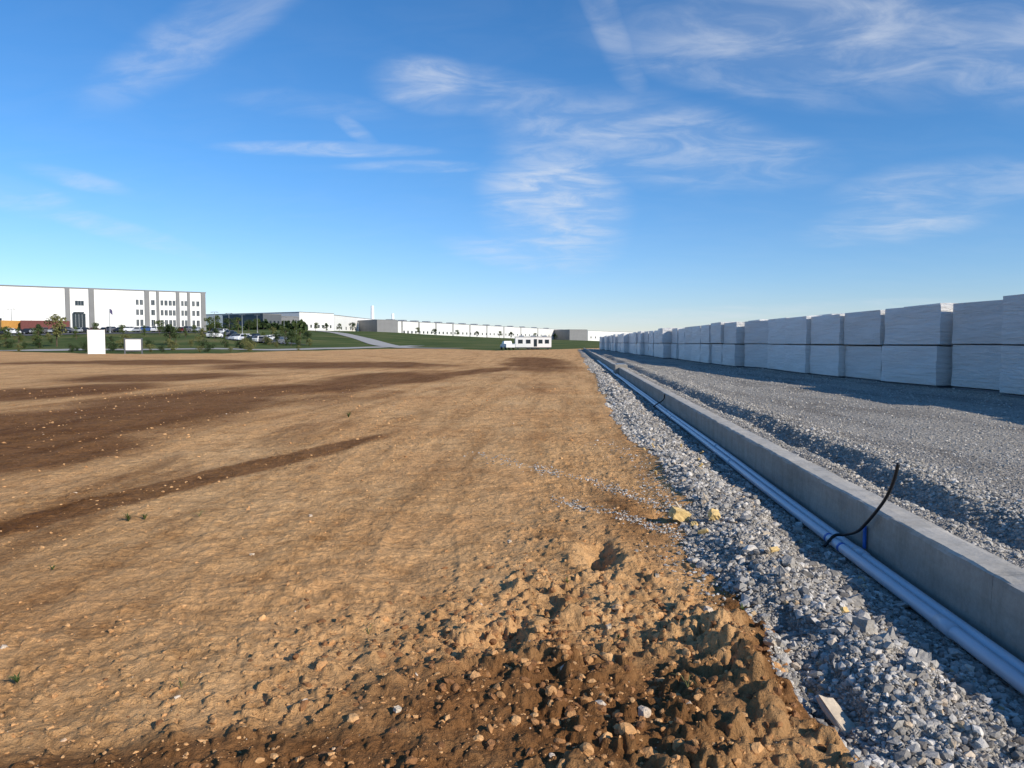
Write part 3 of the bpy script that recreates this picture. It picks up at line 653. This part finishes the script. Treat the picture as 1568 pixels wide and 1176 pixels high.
TR=[(88,150,6.5,1),(10,165,4,0),(30,170,3.5,3),(60,160,3.5,0),(118,175,3.2,3),(262,150,4.2,2),(270,152,3.6,0),(190,185,3.2,0),(222,190,3,3),
 (312,165,3.2,1),(322,220,5,0),(335,250,5.5,0),(352,260,5,2),(366,270,5.5,0),(382,300,5,2),(396,310,5.5,0),(300,190,3,0),(285,185,2.6,3),
 (418,240,4,1),(432,260,4,0),(446,180,4.0,2),(460,185,4.2,0),(470,200,3.6,2),(452,300,5,0),(484,400,5,0),(500,420,5,2),(520,440,5,0),
 (540,470,6,2),(640,500,5,0),(665,520,5,2),(700,540,5,0),(730,600,5,2),(765,640,6,0),(782,660,6,2),(820,700,6,0),(850,700,6,2),(150,188,3.6,0),(245,200,4,0),(-30,160,4,0),(-70,150,5,2),
 (405,205,2.6,0),(345,180,2.4,3),(375,178,2.2,0),(60,185,3.6,2),(425,190,3,2),(438,215,4,0),(330,175,3,2)]
for b,D_,h,t in TR:
    x,y=P(b,D_); put('deciduous_tree' if t!=3 else 'young_tree',T[t],(x,y,gz(x,y)),random.random()*6.28,h/5)
for i in range(80):
    b=random.uniform(-40,480); D_=float(np.interp(b,TB,TE))+random.uniform(8,60); x,y=P(b,D_)
    put('shrub',SH[i%2],(x,y,gz(x,y)-.05),random.random()*6.28,random.uniform(.4,.95))
n=20000
bs=np.concatenate([U(n//2,318,470),U(n//2,860,1250)]); Ds=np.where(bs<500,U(n,420,520),U(n,1150,1300))
hh=np.abs(.45+.5*vn(bs*.11,bs*0,5)+.35*vn(bs*.4,bs*0,6)); xx=Ds*FW[0]+Ds*(bs-CX)/F*RT[0]; yy=Ds*FW[1]+Ds*(bs-CX)/F*RT[1]
z0=far_h(xx,yy); zz=z0+(2+np.where(bs<500,4,8)*hh)*np.sqrt(U(n,0,1))
a=rng.normal(size=(n,3));a/=np.linalg.norm(a,axis=1)[:,None]; b_=np.cross(a,rng.normal(size=(n,3))); b_/=np.linalg.norm(b_,axis=1)[:,None]
c=np.stack([xx,yy,zz],-1); s=1.3
V=np.stack([c-a*s,c-b_*s*.7,c+a*s,c+b_*s*.7],1).reshape(-1,3)
big_mesh('distant_tree_line',V,np.arange(n*4).reshape(-1,4),[M_leafd])
# ------------------------------------------------ light
EL=math.radians(26); sd=Vector((.82,-.57,0)).normalized(); S=Vector((sd.x*math.cos(EL),sd.y*math.cos(EL),math.sin(EL)))
sl=bpy.data.lights.new('sun','SUN'); sl.energy=5.0; sl.angle=math.radians(.5); sl.color=(1,.92,.80)
so=bpy.data.objects.new('sun',sl); scene.collection.objects.link(so); so.rotation_euler=S.to_track_quat('Z','Y').to_euler(); so.location=(20,-20,30)
w=bpy.data.worlds.new('World'); scene.world=w; w.use_nodes=True; nt=w.node_tree; bg=nt.nodes['Background']
sky=nt.nodes.new('ShaderNodeTexSky'); sky.sky_type='NISHITA'; sky.sun_disc=False; sky.sun_elevation=EL; sky.sun_rotation=math.atan2(S.x,S.y)
sky.air_density=1.0; sky.dust_density=.0; sky.ozone_density=4; sky.altitude=0
tc=nt.nodes.new('ShaderNodeTexCoord').outputs['Generated']
sep=nt.nodes.new('ShaderNodeSeparateXYZ'); L(nt,tc,sep.inputs[0])
tint=ramp(nt,sep.outputs[2],[(0,(.74,.74,.92)),(.08,(.62,.76,.97)),(.22,(.46,.76,1.0)),(.45,(.36,.74,1.0))])
skyc=mixc(nt,1,sky.outputs[0],tint,'MULTIPLY')
skyc=mixc(nt,1,skyc,(1.36,1.36,1.36),'MULTIPLY')
zc=math_(nt,'ADD',math_(nt,'MAXIMUM',sep.outputs[2],0),.22)
cb=nt.nodes.new('ShaderNodeCombineXYZ'); L(nt,math_(nt,'DIVIDE',sep.outputs[0],zc),cb.inputs[0]); L(nt,math_(nt,'DIVIDE',sep.outputs[1],zc),cb.inputs[1])
wisp=noise(nt,mapv(nt,cb.outputs[0],(2.2,4.4,1),(0,0,.45)),2.0,10,.6,.7)
wisp2=noise(nt,mapv(nt,cb.outputs[0],(1.6,2.2,1),(0,0,-.5)),1.6,6,.6,.4)
CL=[(655,130,85,38,-5,.8),(770,145,150,34,-8,.40),(850,310,110,95,-35,.85),(985,215,210,62,-8,.62),(1120,240,150,45,-5,.4),
(1380,60,420,85,-3,.62),(1120,110,200,35,-12,.35),(935,45,110,26,-62,.38),(1380,335,130,35,10,.5),(1450,285,150,38,5,.45),
(500,228,150,11,-1,.95),(640,255,110,9,0,.4),(310,50,190,42,28,.42),(20,300,80,26,-15,.45),(180,352,120,16,-18,.4),(1060,483,190,12,3,.35),
(780,390,100,22,-10,.4),(545,200,50,12,-40,.4),(1330,470,150,12,2,.25),(120,275,70,14,-15,.3),(480,160,120,20,-5,.25)]
cp,sp_=math.cos(PITCH),math.sin(PITCH)
f3=Vector((FW[0]*cp,FW[1]*cp,-sp_)); r3=Vector((RT[0],RT[1],0)); u3=r3.cross(f3)
tot=None
for px,py,rx,ry,an,I in CL:
    c=(f3*F+r3*(px-CX)+u3*(588-py)); dist=c.length; c.normalize()
    rr=(r3-c*r3.dot(c)).normalized(); uu=c.cross(rr); uu=-uu if uu.z<0 else uu
    a=math.radians(an); A1=(rr*math.cos(a)+uu*math.sin(a))*(dist/rx); A2=(-rr*math.sin(a)+uu*math.cos(a))*(dist/ry)
    ds=[]
    for A_ in (A1,A2):
        d=nt.nodes.new('ShaderNodeVectorMath'); d.operation='DOT_PRODUCT'; L(nt,tc,d.inputs[0]); d.inputs[1].default_value=A_; ds.append(math_(nt,'POWER',math_(nt,'ABSOLUTE',d.outputs['Value']),2))
    mr=nt.nodes.new('ShaderNodeMapRange'); mr.interpolation_type='SMOOTHSTEP'; L(nt,math_(nt,'ADD',ds[0],ds[1]),mr.inputs[0])
    mr.inputs[1].default_value=0; mr.inputs[2].default_value=1.6; mr.inputs[3].default_value=I; mr.inputs[4].default_value=0
    tot=mr.outputs[0] if tot is None else math_(nt,'MAXIMUM',tot,mr.outputs[0])
wr=nt.nodes.new('ShaderNodeMapRange'); wr.interpolation_type='SMOOTHSTEP'; L(nt,wisp,wr.inputs[0]); wr.inputs[1].default_value=.34; wr.inputs[2].default_value=.72
w2=nt.nodes.new('ShaderNodeMapRange'); L(nt,wisp2,w2.inputs[0]); w2.inputs[1].default_value=.3; w2.inputs[2].default_value=.65; w2.inputs[3].default_value=.3
al=math_(nt,'MULTIPLY',math_(nt,'MULTIPLY',tot,math_(nt,'ADD',math_(nt,'MULTIPLY',wr.outputs[0],.7),.22)),w2.outputs[0])
al=math_(nt,'ADD',al,math_(nt,'MULTIPLY',math_(nt,'MULTIPLY',wr.outputs[0],w2.outputs[0]),.03))
col=mixc(nt,al,skyc,(7.0,7.4,8.0)); L(nt,col,bg.inputs[0]); bg.inputs[1].default_value=.11
# ------------------------------------------------ camera
cam=bpy.data.cameras.new('camera'); cam.lens=36*F/1568; cam.sensor_width=36; cam.clip_end=20000; cam.clip_start=.05
co=bpy.data.objects.new('camera',cam); scene.collection.objects.link(co); co.location=(0,0,CAMH); co.rotation_euler=(math.pi/2-PITCH,0,YAW)
scene.camera=co
scene.view_settings.view_transform='Standard'; scene.view_settings.look='None'; scene.view_settings.exposure=0; scene.view_settings.gamma=1
